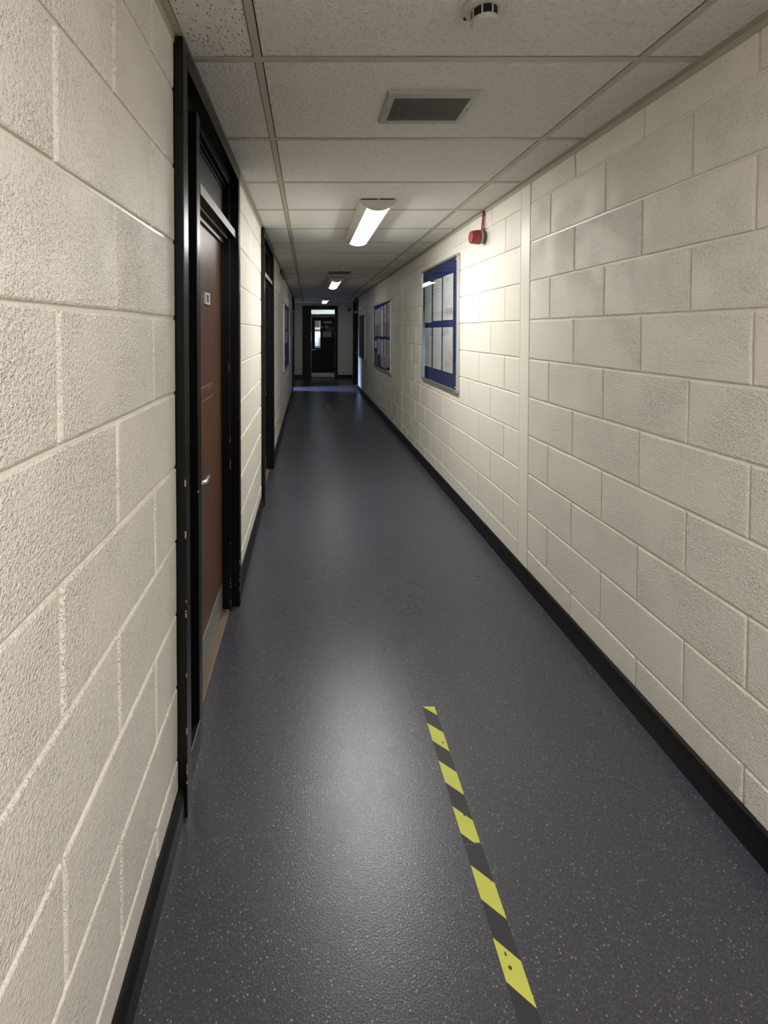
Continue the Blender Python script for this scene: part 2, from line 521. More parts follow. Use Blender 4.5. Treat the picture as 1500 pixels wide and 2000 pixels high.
# left wall
wl = obj('wall_left', join(*[wall_box(XL - TH, XL - D_J, a, b) for a, b in ((YB, D1), (D1 + DOOR_W, D2), (D2 + DOOR_W, D3), (D3 + DOOR_W, 12.9))],
                           wall_box(LOBX0 - TH, LOBX0, 12.9, YE), wall_box(LOBX0, XL - TH + .1, 12.85, 12.9)), M['mortar'])
tag(wl, 'cream painted blockwork wall along the left of the corridor', 'wall', kind='structure')
ZL0 = 1.5396 - 7 * BH
ZR0 = 1.563 - 7 * BH
lay_bay(wl, XL, 1, -0.2, D1, ZL0, 0.729)
lay_bay(wl, XL, 1, D1 + DOOR_W, D2, ZL0, 0.729 + BL * 4, mat='block_smooth', JT=0.007)
lay_bay(wl, XL, 1, D2 + DOOR_W, 6.38, ZL0, 5.22, mat='block_smooth', JT=0.007)
lay_bay(wl, XL, 1, 7.10, D3, ZL0, 7.10, mat='block_smooth', JT=0.006)
st = obj('smooth_strip', box(XL - 0.01, XL - 0.0015, 6.385, 7.095, 0, ZC), M['plaster'], wl)
# right wall
wr = obj('wall_right', join(*[wall_box(XR + D_J, XR + TH, a, b) for a, b in ((YB, D4), (D4 + DOOR_W, 12.98))],
                            wall_box(LOBX1, LOBX1 + TH, 12.98, YE)), M['mortar'])
tag(wr, 'cream painted blockwork wall along the right of the corridor', 'wall', kind='structure')
strips = [(2.666, 2.778), (6.27, 6.385), (9.80, 9.92)]
lay_bay(wr, XR, -1, 0.30, 2.666, ZR0, 2.672)
lay_bay(wr, XR, -1, 2.778, 6.27, ZR0, 2.778, mat='block_smooth', JT=0.007)
lay_bay(wr, XR, -1, 6.385, 9.80, ZR0, 6.385, mat='block_smooth', JT=0.007)
lay_bay(wr, XR, -1, 9.92, D4, ZR0, 9.92, mat='block_smooth', JT=0.007)
for a, b in strips:
    obj('smooth_strip', box(XR - 0.0012, XR + 0.02, a + 0.003, b - 0.003, 0, ZC, 0.001), M['plaster'], wr)
# end wall with door opening, wall behind the camera
EDX = -0.193
we = obj('wall_end', join(box(LOBX0 - TH, EDX, YE, YE + 0.15, 0, 2.44), box(EDX + DOOR_W, LOBX1 + TH, YE, YE + 0.15, 0, 2.44),
                          box(EDX, EDX + DOOR_W, YE, YE + 0.15, 2.315, 2.44)), M['plaster'])
tag(we, 'plain dim cream wall closing the far end of the corridor', 'wall', kind='structure')
wb = obj('wall_back', box(XL - TH, XR + TH, YB - 0.15, YB, 0, 2.44), M['plaster'])
tag(wb, 'plain cream wall at the near end behind the viewpoint', 'wall', kind='structure')

# baseboards
def skirting(name, x, face, y0, y1, label):
    h, t = 0.100, 0.019
    o = obj(name, prism([(x, 0), (x + face*t, 0), (x + face*t, h - .03), (x + face*(t-.007), h - .006), (x + face*(t-.012), h), (x, h)], 'y', y0, y1), M['black_skirt'])
    return tag(o, label, 'baseboard', kind='structure')
skirting('baseboard_left', XL, 1, YB, D1, 'black skirting at the foot of the near left wall')
skirting('baseboard_left_middle', XL, 1, D1 + DOOR_W, D2, 'short black skirting between the two black left doorways')
skirting('baseboard_left_far', XL, 1, D2 + DOOR_W, D3, 'black skirting on the left beyond the second doorway')
skirting('baseboard_right', XR, -1, YB, D4, 'long black skirting at the foot of the right wall')
for nm, a, b, lb in (('baseboard_end_left', LOBX0, EDX, 'left'), ('baseboard_end_right', EDX + DOOR_W, LOBX1, 'right')):
    o = obj(nm, box(a, b, YE - 0.019, YE, 0, 0.1, 0.003), M['black_skirt'])
    tag(o, 'short black skirting on the end wall, %s of the end door' % lb, 'baseboard', kind='structure')

# ------------------------------------------------------------------ doors
def make_door(name, loc, rz, label, leaf_mat, glazed_transom=False, vision=False, leaf=True, plate=False, kick=True, H_=2.375):
    """local: x=0 wall face, +x into the corridor; y runs 0..DOOR_W along the wall, z up"""
    t = empty(name, loc, rz); tag(t, label, 'door', kind='structure')
    W = DOOR_W; B = M['black']; bv = 0.0022
    zh = H_ - 0.067
    obj('architrave', box(-0.11, 0.027, 0.0, 0.052, 0, H_, bv), B, t)
    obj('architrave', box(-0.11, 0.027, W - 0.052, W, 0, H_, bv), B, t)
    obj('head_architrave', box(-0.11, 0.027, 0.052, W - 0.052, zh, H_, bv), B, t)
    obj('jamb', box(-0.11, -0.016, W - 0.094, W - 0.052, 0, zh, bv), B, t)
    obj('head_rail', box(-0.11, -0.016, 0.052, W - 0.094, zh - 0.038, zh, bv), B, t)
    obj('mullion', box(-0.11, 0.008, 0.240, 0.288, 0, zh - 0.038, bv), B, t)
    obj('side_panel', box(-0.075, -0.043, 0.052, 0.240, 0.0, zh - 0.038), M['black_panel'], t)
    obj('side_skirting', box(-0.045, 0.010, 0.052, 0.240, 0.0, 0.095, 0.004), M['black_skirt'], t)
    # transom
    obj('transom_bar', box(-0.075, 0.0085, 0.288, W - 0.054, 1.996, 2.036, 0.0015), B, t)
    obj('transom_front', box(0.0085, 0.0098, 0.288, W - 0.054, 1.9965, 2.0355, 0.0004), M['alu_grey'], t)  # thin pale grey facing over the front of the black bar
    obj('door_stop', box(-0.075, -0.031, 0.288, W - 0.094, 1.984, 1.996, 0.001), B, t)
    obj('transom_lip', box(-0.070, -0.026, 0.288, W - 0.094, 1.9845, 1.9935, 0.001), M['alu_grey'], t)
    if glazed_transom:
        obj('transom_bead', join(box(-0.07, -0.035, 0.288, W - .094, 2.036, 2.05), box(-0.07, -0.035, 0.288, W - .094, zh - .058, zh - .038)), B, t)
        obj('transom_glass', box(-0.055, -0.049, 0.288, W - 0.094, 2.05, zh - 0.058), M['glass'], t)
    else:
        obj('transom_panel', box(-0.075, -0.049, 0.288, W - 0.094, 2.036, zh - 0.038), M['black_panel'], t)
        for zz in (zh - 0.043, zh - 0.062):
            obj('transom_bead', box(-0.055, -0.034 if zz > zh - .05 else -0.042, 0.288, W - 0.094, zz - .009, zz, 0.0012), B, t)
    obj('threshold', box(-0.14, -0.022, 0.288, W - 0.094, 0.0, 0.011, 0.002), M['wood_pale'], t)
    if not leaf: return t
    y0, y1, x0, x1, z0, z1 = 0.290, W - 0.096, -0.105, -0.061, 0.013, 1.958
    obj('head_stop', box(-0.11, -0.048, 0.288, W - 0.094, 1.960, 1.984, 0.001), leaf_mat, t)
    if vision:
        va, vb, vz0, vz1 = y0 + 0.117, y0 + 0.287, 0.955, 1.835
        lf = obj('door_leaf', join(box(x0, x1, y0, va, z0, z1), box(x0, x1, vb, y1, z0, z1), box(x0, x1, va, vb, z0, vz0), box(x0, x1, va, vb, vz1, z1)), leaf_mat, t)
        obj('vision_bead', join(box(x1, x1 + .006, va - .012, va, vz0 - .012, vz1 + .012), box(x1, x1 + .006, vb, vb + .012, vz0 - .012, vz1 + .012),
                                box(x1, x1 + .006, va, vb, vz0 - .012, vz0), box(x1, x1 + .006, va, vb, vz1, vz1 + .012)), B, lf)
        obj('vision_glass', box(x0 + .018, x0 + .024, va, vb, vz0, vz1), M['glass'], lf)
    else:
        lf = obj('door_leaf', box(x0, x1, y0, y1, z0, z1, 0.0015), leaf_mat, t)
    if kick:
        obj('kick_plate', box(x1, x1 + 0.0022, y0 + .008, y1 - .004, 0.02, 0.158, 0.0008), M['kick'], lf)
    # lever handle on a rose, pointing away from the mullion
    hy, hz = 0.388 if not vision else y0 + 0.05, 0.905
    obj('handle_rose', move(lathe([(0, 0), (0.026, 0), (0.026, 0.006), (0.022, 0.010), (0, 0.010)], 24), x1, hy, hz), M['steel'], lf, smooth=False)
    obj('lever_handle', tube([(x1 + .006, hy, hz), (x1 + .030, hy, hz), (x1 + .046, hy + .006, hz), (x1 + .052, hy + .022, hz), (x1 + .052, hy + .055, hz - .001), (x1 + .050, hy + .095, hz - .003), (x1 + .046, hy + .118, hz - .006)],
                             [.010, .010, .0105, .011, .011, .0105, .009], 12), M['steel'], lf, smooth=True)
    if plate:
        ya, za = 0.640, 1.620
        f = 0.010
        obj('sign_frame', join(box(x1, x1 + .008, ya, ya + .095, za, za + f), box(x1, x1 + .008, ya, ya + .095, za + .052 - f, za + .052),
                               box(x1, x1 + .008, ya, ya + .018, za + f, za + .052 - f), box(x1, x1 + .008, ya + .077, ya + .095, za + f, za + .052 - f)), M['white_plastic'], lf)
        obj('sign_slider', box(x1, x1 + .003, ya + .018, ya + .054, za + f, za + .052 - f), M['alu_grey'], lf)
        obj('sign_recess', box(x1, x1 + .0015, ya + .054, ya + .077, za + f, za + .052 - f), M['dark_slot'], lf)
        for q in range(2):   # long pale scuffs at trolley height
            z = 1.255 - q * 0.062
            obj('scratch', box(x1, x1 + .0004, y0 + .19 + .02 * q, y0 + .52, z - .001, z + .0012), M['scratch'], lf)
        rr = random.Random(3)
        for q in range(12):
            yy = y0 + .20 + q * .026
            obj('scratch', box(x1, x1 + .0004, yy, yy + .004, 1.255 - rr.uniform(.008, .03), 1.256), M['scratch'], lf)
    return t
d1 = make_door('door_1', (XL, D1, 0), 0, 'brown veneer door in tall black frame, nearest on the left', M['wood'], plate=True)
def chips(door, ex, ey, zs, seed, w=0.0035):
    r = random.Random(seed)
    for z in zs:
        for q in range(r.randint(1, 3)):
            h_ = r.uniform(.006, .022); z0 = z + r.uniform(-.05, .05); a = r.uniform(.4, 1) * w
            obj('paint_chip', box(ex - a, ex + .0005, ey - .0005, ey + a, z0, z0 + h_, .0004), M['scratch'], door)
chips(d1, 0.027, 0.0, (.12, .30, .48, .66, .92, 1.05), 5)
chips(d1, 0.008, 0.240, (.10, .95), 8)
chips(d1, -0.016, DOOR_W - 0.094, (.06, .14, .40, .75, .92), 9)
chips(d1, 0.027, DOOR_W - 0.052, (.05, .12, .22, 1.0), 11)
obj('strike_plate', box(-0.050, -0.020, DOOR_W - 0.0955, DOOR_W - 0.0935, 1.290, 1.335), M['black'], d1)
obj('paint_chip', box(-0.0225, -0.0205, DOOR_W - 0.0962, DOOR_W - 0.0945, 1.290, 1.335), M['scratch'], d1)
d2 = make_door('door_2', (XL, D2, 0), 0, 'second black-framed door on the left, seen almost edge-on', M['wood'])
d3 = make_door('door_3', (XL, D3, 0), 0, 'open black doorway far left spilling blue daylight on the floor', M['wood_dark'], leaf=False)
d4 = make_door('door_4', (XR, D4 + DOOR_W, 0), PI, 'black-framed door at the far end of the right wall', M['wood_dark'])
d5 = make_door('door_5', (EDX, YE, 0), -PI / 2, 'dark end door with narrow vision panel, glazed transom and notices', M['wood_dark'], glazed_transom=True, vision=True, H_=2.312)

# ------------------------------------------------------------------ rooms beyond (seen through the end door and the open doorway)
mw = M['plaster']
def shell(name, vf, mat, label, cat):
    return tag(obj(name, vf, mat), label, cat, kind='structure')
shell('wall_room_left', box(-1.45, -1.30, YE + .15, 18.6, 0, 2.44), mw, 'left wall of the bright room behind the end door', 'wall')
shell('wall_room_right', join(box(2.45, 2.6, YE + .15, 15.8, 0, 2.44), box(2.45, 2.6, 17.4, 18.6, 0, 2.44), box(2.45, 2.6, 15.8, 17.4, 0, 1.0), box(2.45, 2.6, 15.8, 17.4, 2.0, 2.44)), mw, 'right wall of the bright room behind the end door', 'wall')
WX0, WX1, WZ0, WZ1 = 0.05, 1.2, 1.02, 1.50
shell('wall_room_far', join(box(-1.45, WX0, 18.6, 18.75, 0, 2.44), box(WX1, 2.6, 18.6, 18.75, 0, 2.44), box(WX0, WX1, 18.6, 18.75, 0, WZ0), box(WX0, WX1, 18.6, 18.75, WZ1, 2.44)), mw, 'far wall of the bright room behind the end door', 'wall')
shell('wall_room_near', join(box(-1.45, LOBX0 - TH, YE + .15, YE + .25, 0, 2.44), box(LOBX1 + TH, 2.6, YE + .15, YE + .25, 0, 2.44)), mw, 'near wall of the room behind the end door', 'wall')
rc = shell('ceiling_room', box(-1.3, 2.45, YE + .15, 18.6, 2.41, 2.438), M['tile'], 'white ceiling of the room behind the end door', 'ceiling')
for x in (-0.7, 0.5, 1.7): obj('grid_bar', box(x - .02, x + .02, YE + .2, 18.6, 2.402, 2.41), M['alu_grey'], rc)
for y in (15.4, 16.0, 16.6, 17.2, 17.8): obj('grid_cross_bar', box(-1.3, 2.45, y - .02, y + .02, 2.403, 2.41), M['alu_grey'], rc)
win = empty('window_1', ((WX0 + WX1) / 2, 18.67, WZ0)); tag(win, 'bright window in the room seen through the end door', 'window', kind='structure')
hw = (WX1 - WX0) / 2; wh = WZ1 - WZ0
obj('window_frame', join(box(-hw, hw, -.03, .03, 0, .04), box(-hw, hw, -.03, .03, wh - .04, wh), box(-hw, -hw + .04, -.03, .03, .04, wh - .04), box(hw - .04, hw, -.03, .03, .04, wh - .04)), M['white_plastic'], win)
obj('window_pane', box(-hw + .04, hw - .04, -.004, .004, .04, wh - .04), M['glass'], win)
M['green'] = simple('green_board', (0.02, 0.09, 0.06), 0.6)
M['blue_plastic'] = simple('blue_fabric', (0.02, 0.09, 0.45), 0.6)
M['white_paint'] = simple('white_paint', (0.8, 0.8, 0.8), 0.5)
M['desk_dark'] = simple('dark_desktop', (0.05, 0.05, 0.06), 0.4)
gb = obj('pelmet', box(WX0 - .05, WX1 + .05, 18.52, 18.6, WZ1 + .005, WZ1 + .07, .004), M['green'])
tag(gb, 'green board above the bright window beyond the end door', 'pelmet')
fr = empty('wall_frame', (0.34, 18.6, 1.62)); tag(fr, 'white-edged dark picture frame seen high in the end door glass', 'picture frame')
obj('frame_edge', join(box(-.17, .17, -.02, 0, 0, .03), box(-.17, .17, -.02, 0, .37, .40), box(-.17, -.13, -.02, 0, .03, .37), box(.13, .17, -.02, 0, .03, .37)), M['white_paint'], fr)
obj('frame_picture', box(-.13, .13, -.012, 0, .03, .37), M['desk_dark'], fr)
dk = empty('desk', (0.5, 17.6, 0)); tag(dk, 'dark desk in the room behind the end door', 'desk')
obj('desk_top', box(-.7, .7, -.35, .35, .72, .75, .004), M['desk_dark'], dk)
for sx in (-.66, .66):
    for sy in (-.31, .31): obj('leg', box(sx - .02, sx + .02, sy - .02, sy + .02, 0, .72, .003), M['steel'], dk)
mon = empty('monitor', (0.62, 17.75, 0.75), 0.5); tag(mon, 'dark computer screen standing on the desk beyond the end door', 'monitor')
obj('monitor_stand', join(box(-.1, .1, -.07, .07, 0, .012, .002), box(-.02, .02, -.015, .015, .012, .2)), M['desk_dark'], mon)
obj('monitor_screen', box(-.25, .25, -.015, .012, .17, .50, .005), M['desk_dark'], mon)
ch = empty('office_chair', (0.34, 17.05, 0)); tag(ch, 'blue chair at the desk, glimpsed through the end door glass', 'chair')
obj('seat', box(-.22, .22, -.22, .22, .43, .49, .02), M['blue_plastic'], ch)
obj('backrest', box(-.20, .20, -.235, -.20, .60, .95, .012), M['blue_plastic'], ch)
obj('back_post', box(-.03, .03, -.26, -.235, .40, .80, .004), M['desk_dark'], ch)
for sx in (-.19, .19):
    for sy in (-.19, .19): obj('leg', box(sx - .012, sx + .012, sy - .012, sy + .012, 0, .43), M['steel'], ch)
pp = obj('paper_stack', box(-.12, .12, -.15, .15, 0, .03, .002), M['white_paint'], None, (0.28, 17.5, 0.75), (0, 0, .2))
tag(pp, 'white paper stack on the desk beyond the end door', 'papers')
# side room
shell('wall_side_near', box(-2.9, XL - TH, 10.75, 10.9, 0, 2.44), mw, 'near wall of the side room off the far left doorway', 'wall')
shell('wall_side_far', box(-2.9, LOBX0 - TH, 13.0, 13.15, 0, 2.44), mw, 'far wall of the side room off the far left doorway', 'wall')
shell('wall_side_outer', join(box(-2.9, -2.75, 10.9, 11.25, 0, 2.44), box(-2.9, -2.75, 12.25, 13.0, 0, 2.44), box(-2.9, -2.75, 11.25, 12.25, 0, 1.6), box(-2.9, -2.75, 11.25, 12.25, 2.36, 2.44)), mw, 'outer wall with a high window in the left side room', 'wall')
w2 = empty('window_2', (-2.80, 11.75, 1.6)); tag(w2, 'high daylight window in the side room off the left', 'window', kind='structure')
obj('window_frame', join(box(-.03, .03, -.5, .5, 0, .03), box(-.03, .03, -.5, .5, .73, .76), box(-.03, .03, -.5, -.47, .03, .73), box(-.03, .03, .47, .5, .03, .73)), M['white_plastic'], w2)
obj('window_pane', box(-.004, .004, -.47, .47, .03, .73), M['glass'], w2)

# ------------------------------------------------------------------ notices on the end door (parts of its leaf)
leaf5 = [c for c in d5.children if c.name.startswith('door_leaf')][0]
def door_sheet(nm, ya, yb, za, zb, mat): return obj(nm, box(-0.061, -0.0595, ya, yb, za, zb), mat, leaf5)
M['sheet_grey'] = simple('grey_sheet', (0.42, 0.42, 0.44), 0.5, var=0.15)
M['sheet_dark'] = simple('dark_sheet', (0.10, 0.085, 0.09), 0.5, var=0.3)
off = -EDX
door_sheet('door_sign', 0.489 + off, 0.768 + off, 1.745, 1.825, M['sheet_grey'])
door_sheet('door_poster', 0.56 + off, 0.83 + off, 1.49, 1.675, M['sheet_dark'])
door_sheet('door_notice', 0.46 + off, 0.745 + off, 1.31, 1.485, M['sheet_grey'])
door_sheet('door_label', 0.40 + off, 0.49 + off, 1.60, 1.645, M['sheet_grey'])
obj('door_sign_ring', move(lathe([(0.030, 0), (0.048, 0), (0.048, .002), (0.030, .002), (0.030, 0)], 24), -0.0595, 0.585 + off, 1.635), M['white_paint'], leaf5)

# ------------------------------------------------------------------ ceiling lamps
def make_lamp(i, y0, strength, col, label):
    t = empty('ceiling_lamp', (0.466, y0, ZC)); tag(t, label, 'ceiling light', 'curved ceiling lamps along the corridor')
    Lg, W2, lip, dep = 1.27, 0.118, 0.022, 0.079
    R = (W2**2 + (dep - lip)**2) / (2 * (dep - lip)); zc0 = -dep + R
    A = math.asin(W2 / R); a1 = math.asin(0.0745 / R)
    def arc(aa, ab, n, d=0.0): return [((R - d) * math.sin(aa + (ab - aa) * k / n), zc0 - (R - d) * math.cos(aa + (ab - aa) * k / n)) for k in range(n + 1)]
    for s in (-1, 1):
        pts = arc(s * a1, s * A, 8) + [(s * W2, 0), (s * (W2 - .004), 0), (s * (W2 - .004), -lip)] + arc(s * A, s * a1, 8, 0.004)[1:]
        obj('side_reflector', prism(pts, 'y', 0.012, Lg - 0.012), M['prism'], t)
    na = 4
    pts = arc(-a1, a1, na) + arc(a1, -a1, na, 0.003)
    em = emit('lamp_glow_%d' % i, col, strength)
    em.cycles.emission_sampling = 'FRONT'
    df = obj('diffuser', prism(pts, 'y', 0.012, Lg - 0.012), em, t)
    df.data.materials.append(M['fixture'])
    for p in df.data.polygons:          # only the outer, downward skin of the diffuser glows
        c_ = p.center
        out_ = abs(p.normal.y) < 0.5 and (math.hypot(c_.x, c_.z - zc0) > R - 0.0016)
        p.material_index = 0 if out_ else 1
    obj('housing', box(-0.10, 0.10, 0.012, Lg - 0.012, -0.016, 0.0), M['fixture'], t)
    full = arc(-A, A, 26)
    capp = full + [(W2, -0.006), (-W2, -0.006)]
    for ya, yb in ((0.0, 0.012), (Lg - 0.012, Lg)):
        cap_ = obj('end_cap', prism(capp, 'y', ya, yb), M['fixture'], t)
        if ya == 0.0: near_cap = cap_
    obj('end_slot', box(-0.105, 0.105, 0.001, 0.010, -0.006, -0.0005), M['dark_slot'], near_cap)
    obj('end_screw', move(lathe([(0, 0), (0.006, 0), (0.006, .004), (0, .006)], 12), -0.003, 0, 0), M['white_plastic'], near_cap, (0, 0.0, -0.005), (0, 0, -PI / 2))
    return t
lab = ['curved ceiling lamp at the near end above the viewpoint', 'largest lit ceiling lamp, nearest in view, beyond the air vent',
       'second lit ceiling lamp in view, just past the far vent', 'smallest farthest ceiling lamp glowing before the end door']
for i, (y, s, c) in enumerate(LAMPS): make_lamp(i, y, s, c, lab[i])

# ------------------------------------------------------------------ air vents
def make_vent(y0, label, fm='vent'):
    t = empty('air_vent', (0.292, y0, ZC)); tag(t, label, 'vent', 'grey ceiling air vents')
    w, d, h = 0.342, 0.250, 0.011
    x0, x1, y1, y2 = 0.030, w - 0.026, 0.037, d - 0.030
    bm = bmesh.new()
    outer0 = [(0, 0, 0), (w, 0, 0), (w, d, 0), (0, d, 0)]
    outer1 = [(.005, .005, -h), (w - .005, .005, -h), (w - .005, d - .005, -h), (.005, d - .005, -h)]
    in1 = [(x0, y1, -h), (x1, y1, -h), (x1, y2, -h), (x0, y2, -h)]
    in0 = [(x0 + .002, y1 + .002, 0), (x1 - .002, y1 + .002, 0), (x1 - .002, y2 - .002, 0), (x0 + .002, y2 - .002, 0)]
    vs = [bm.verts.new(p) for p in outer0 + outer1 + in1 + in0]
    for r in range(3):
        for i in range(4):
            j = (i + 1) % 4; bm.faces.new([vs[r*4+i], vs[r*4+j], vs[r*4+4+j], vs[r*4+4+i]])
    bmesh.ops.recalc_face_normals(bm, faces=bm.faces[:])
    vf_ = obj('vent_frame', dump(bm), M[fm], t)
    obj('vent_back', box(x0, x1, y1, y2, -0.0015, -0.0005), M['dark_slot'], t)
    n = 46; p = (x1 - x0) / n
    me = None
    for k in range(n):
        if me is None:
            o = obj('slat', prism([(-.0011, -.002), (.0011, -.002), (.0016, -.0095), (-.0006, -.0095)], 'y', y1 - .001, y2 + .001), M['vent_slat'], t, (x0 + p * (k + .5), 0, 0)); me = o.data
        else: obj('slat', me, None, t, (x0 + p * (k + .5), 0, 0))
    for xx in (0.014, w - 0.012):
        obj('screw', move(lathe([(0, 0), (0.0032, 0), (0.0026, .0015), (0, .002)], 10), 0, 0, 0), M['dark_slot'], vf_, (xx, d * .5, -h), (0, PI / 2, 0))
    return t
make_vent(1.690, 'grey slatted air vent nearest the viewer, before the first lamp')
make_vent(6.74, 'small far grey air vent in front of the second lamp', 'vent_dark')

# ------------------------------------------------------------------ smoke detectors
def make_detector(x, y, label, core='dark_slot'):
    t = empty('smoke_detector', (x, y, ZC)); tag(t, label, 'smoke detector', 'round ceiling smoke detectors')
    def lz(nm, prof, mat, seg=32):
        v, f = lathe(prof, seg); return obj(nm, ([(a, b, -h) for h, a, b in v], [tuple(reversed(q)) for q in f]), mat, t, smooth=False)
    brg = lz('base_ring', [(0, 0), (0.056, 0), (0.056, .008), (0.050, .013), (0.040, .016), (0, .016)], M['detector'])
    chm = lz('chamber', [(0, .014), (0.0335, .014), (0.0335, .041), (0, .041)], M[core])
    lz('cap', [(0, .040), (0.036, .040), (0.036, .045), (0.030, .051), (0, .052)], M['detector'])
    for k in range(8):
        a = 2 * PI * (k + .35) / 8
        obj('rib', box(.029, .0355, -.0018, .0018, -.041, -.013), M['detector'], chm, None, (0, 0, a))
    for a in (0.9, 2.4, 4.6):
        obj('clip_notch', box(.048, .057, -.005, .005, -.0125, -.009), M['dark_slot'], brg, None, (0, 0, a))
    return t
make_detector(0.476, 1.256, 'round smoke detector cut off by the top edge of the picture')
make_detector(0.470, 6.13, 'small distant smoke detector just in front of the far vent', 'detector')

# ------------------------------------------------------------------ fire alarm sounders
def make_sounder(loc, rz, label, cable_top):
    """local: +x out of the wall"""
    t = empty('alarm_sounder', loc, rz); tag(t, label, 'alarm sounder', 'red alarm sounders')
    obj('conduit_box', lathe([(0, 0), (0.044, 0), (0.047, .004), (0.047, .022), (0.043, .026), (0, .026)], 28), M['box_grey'], t)
    obj('mount_ring', lathe([(0, .026), (0.049, .026), (0.052, .029), (0.052, .034), (0.048, .036), (0, .036)], 32), M['white_plastic'], t)
    sb_ = obj('sounder_body', lathe([(0, .036), (0.050, .036), (0.053, .040), (0.053, .046), (0.050, .070), (0.046, .098), (0.043, .103), (0.036, .103), (0.034, .096), (0, .096)], 36), M['red'], t)
    for r in (0.026, 0.014):
        obj('sounder_ring', lathe([(r - .004, .096), (r - .004, .102), (r + .004, .102), (r + .004, .096), (r - .004, .096)], 28), M['red_hi'], sb_)
    obj('sounder_cone', lathe([(0, .096), (0.007, .096), (0.005, .103), (0, .105)], 20), M['red_hi'], sb_)
    for s in (-1, 1):
        obj('cable_gland', move(tube([(0, 0, 0), (0, 0, .022)], .009, 10), .014, s * .018, .040), M['red_cable'], t)
        obj('cable', tube([(.014, s * .018, .060), (.014, s * .017, .085), (.013, s * .011, .115), (.012, s * .006, .140), (.011, s * .006, cable_top)], .0052, 8), M['red_cable'], t, smooth=True)
    obj('cable_clip', box(0.0, .020, -.016, .016, cable_top - .035, cable_top - .026, .002), M['red_cable'], t)
    return t
make_sounder((XR, 3.355, 2.186), PI, 'red alarm sounder high on right wall, near the first noticeboard', ZC - 2.186 - .004)
make_sounder((1.30, YE, 2.185), -PI / 2, 'dark distant alarm sounder high on end wall right of end door', 0.16)

# small grey box above the end door, black trunking high on the left
o = obj('emergency_light', box(0.12, 0.27, YE - 0.05, YE, 2.328, 2.362, .006), M['white_plastic'])
tag(o, 'small white emergency light fixed above the end door', 'light')
o = obj('wall_trunking', join(box(XL, XL + .020, 6.45, 7.35, 2.318, 2.354, .003), box(XL, XL + .026, 6.44, 6.47, 2.314, 2.355, .002)), M['black_skirt'])
tag(o, 'short black box trunking high on left wall under the ceiling', 'trunking')

# ------------------------------------------------------------------ printed sheets
def print_mat(name, base, rows=40, ink=(0.25, 0.25, 0.27), amount=0.35, shapes=(), w=0.3, h=0.41, flip=1):
    """flat print in the sheet's own coordinates: y across, z up. shapes: (kind, cx, cz, rx, rz, colour, alpha); cx>0 is the reader's right"""
    m, nt, b = new_mat(name)
    co = coords(nt)
    sp = nt.nodes.new('ShaderNodeSeparateXYZ'); L(nt, co, sp.inputs[0])
    u = math_n(nt, 'MULTIPLY', sp.outputs[1], float(flip)); z = sp.outputs[2]
    row = math_n(nt, 'FRACT', math_n(nt, 'MULTIPLY', z, rows / h))
    inrow = math_n(nt, 'MULTIPLY', math_n(nt, 'GREATER_THAN', row, 0.35), math_n(nt, 'LESS_THAN', row, 0.75))
    cells = nt.nodes.new('ShaderNodeCombineXYZ')
    L(nt, math_n(nt, 'MULTIPLY', u, 260.0), cells.inputs[0])
    L(nt, math_n(nt, 'FLOOR', math_n(nt, 'MULTIPLY', z, rows / h)), cells.inputs[1])
    wd = noise(nt, cells.outputs[0], 0.9, 1)
    para = noise(nt, co, 11, 2)
    txt = math_n(nt, 'MULTIPLY', inrow, math_n(nt, 'MULTIPLY', math_n(nt, 'GREATER_THAN', wd, 0.48), math_n(nt, 'GREATER_THAN', para, 0.47)))
    inside = math_n(nt, 'MULTIPLY', math_n(nt, 'LESS_THAN', math_n(nt, 'ABSOLUTE', u), w * 0.41), math_n(nt, 'LESS_THAN', math_n(nt, 'ABSOLUTE', z), h * 0.44))
    col = mix_col(nt, math_n(nt, 'MULTIPLY', math_n(nt, 'MULTIPLY', txt, inside), amount), base, ink)
    for kind, cx, cz, rx, rz, c, al_ in shapes:
        du = math_n(nt, 'DIVIDE', math_n(nt, 'SUBTRACT', u, cx), rx); dz = math_n(nt, 'DIVIDE', math_n(nt, 'SUBTRACT', z, cz), rz)
        if kind in ('disc', 'ring', 'blot'):
            r2 = math_n(nt, 'SQRT', math_n(nt, 'ADD', math_n(nt, 'MULTIPLY', du, du), math_n(nt, 'MULTIPLY', dz, dz)))
            if kind == 'disc': k = math_n(nt, 'LESS_THAN', r2, 1.0)
            elif kind == 'ring': k = math_n(nt, 'LESS_THAN', math_n(nt, 'ABSOLUTE', math_n(nt, 'SUBTRACT', r2, 0.9)), 0.10)
            else: k = math_n(nt, 'MULTIPLY', math_n(nt, 'LESS_THAN', r2, 1.0), ramp(nt, noise(nt, co, 70, 3), 0.42, 0.62))
        else:
            k = math_n(nt, 'MULTIPLY', math_n(nt, 'LESS_THAN', math_n(nt, 'ABSOLUTE', du), 1.0), math_n(nt, 'LESS_THAN', math_n(nt, 'ABSOLUTE', dz), 1.0))
            if kind == 'bars': k = math_n(nt, 'MULTIPLY', k, math_n(nt, 'GREATER_THAN', math_n(nt, 'FRACT', math_n(nt, 'MULTIPLY', du, 3.2)), 0.55))
            if kind == 'lines': k = math_n(nt, 'MULTIPLY', k, math_n(nt, 'GREATER_THAN', math_n(nt, 'FRACT', math_n(nt, 'MULTIPLY', dz, 3.4)), 0.6))
        col = mix_col(nt, math_n(nt, 'MULTIPLY', k, al_), col, c)
    L(nt, col, b.inputs['Base Color'])
    b.inputs['Roughness'].default_value = 0.55; b.inputs['Specular IOR Level'].default_value = 0.3
    return m
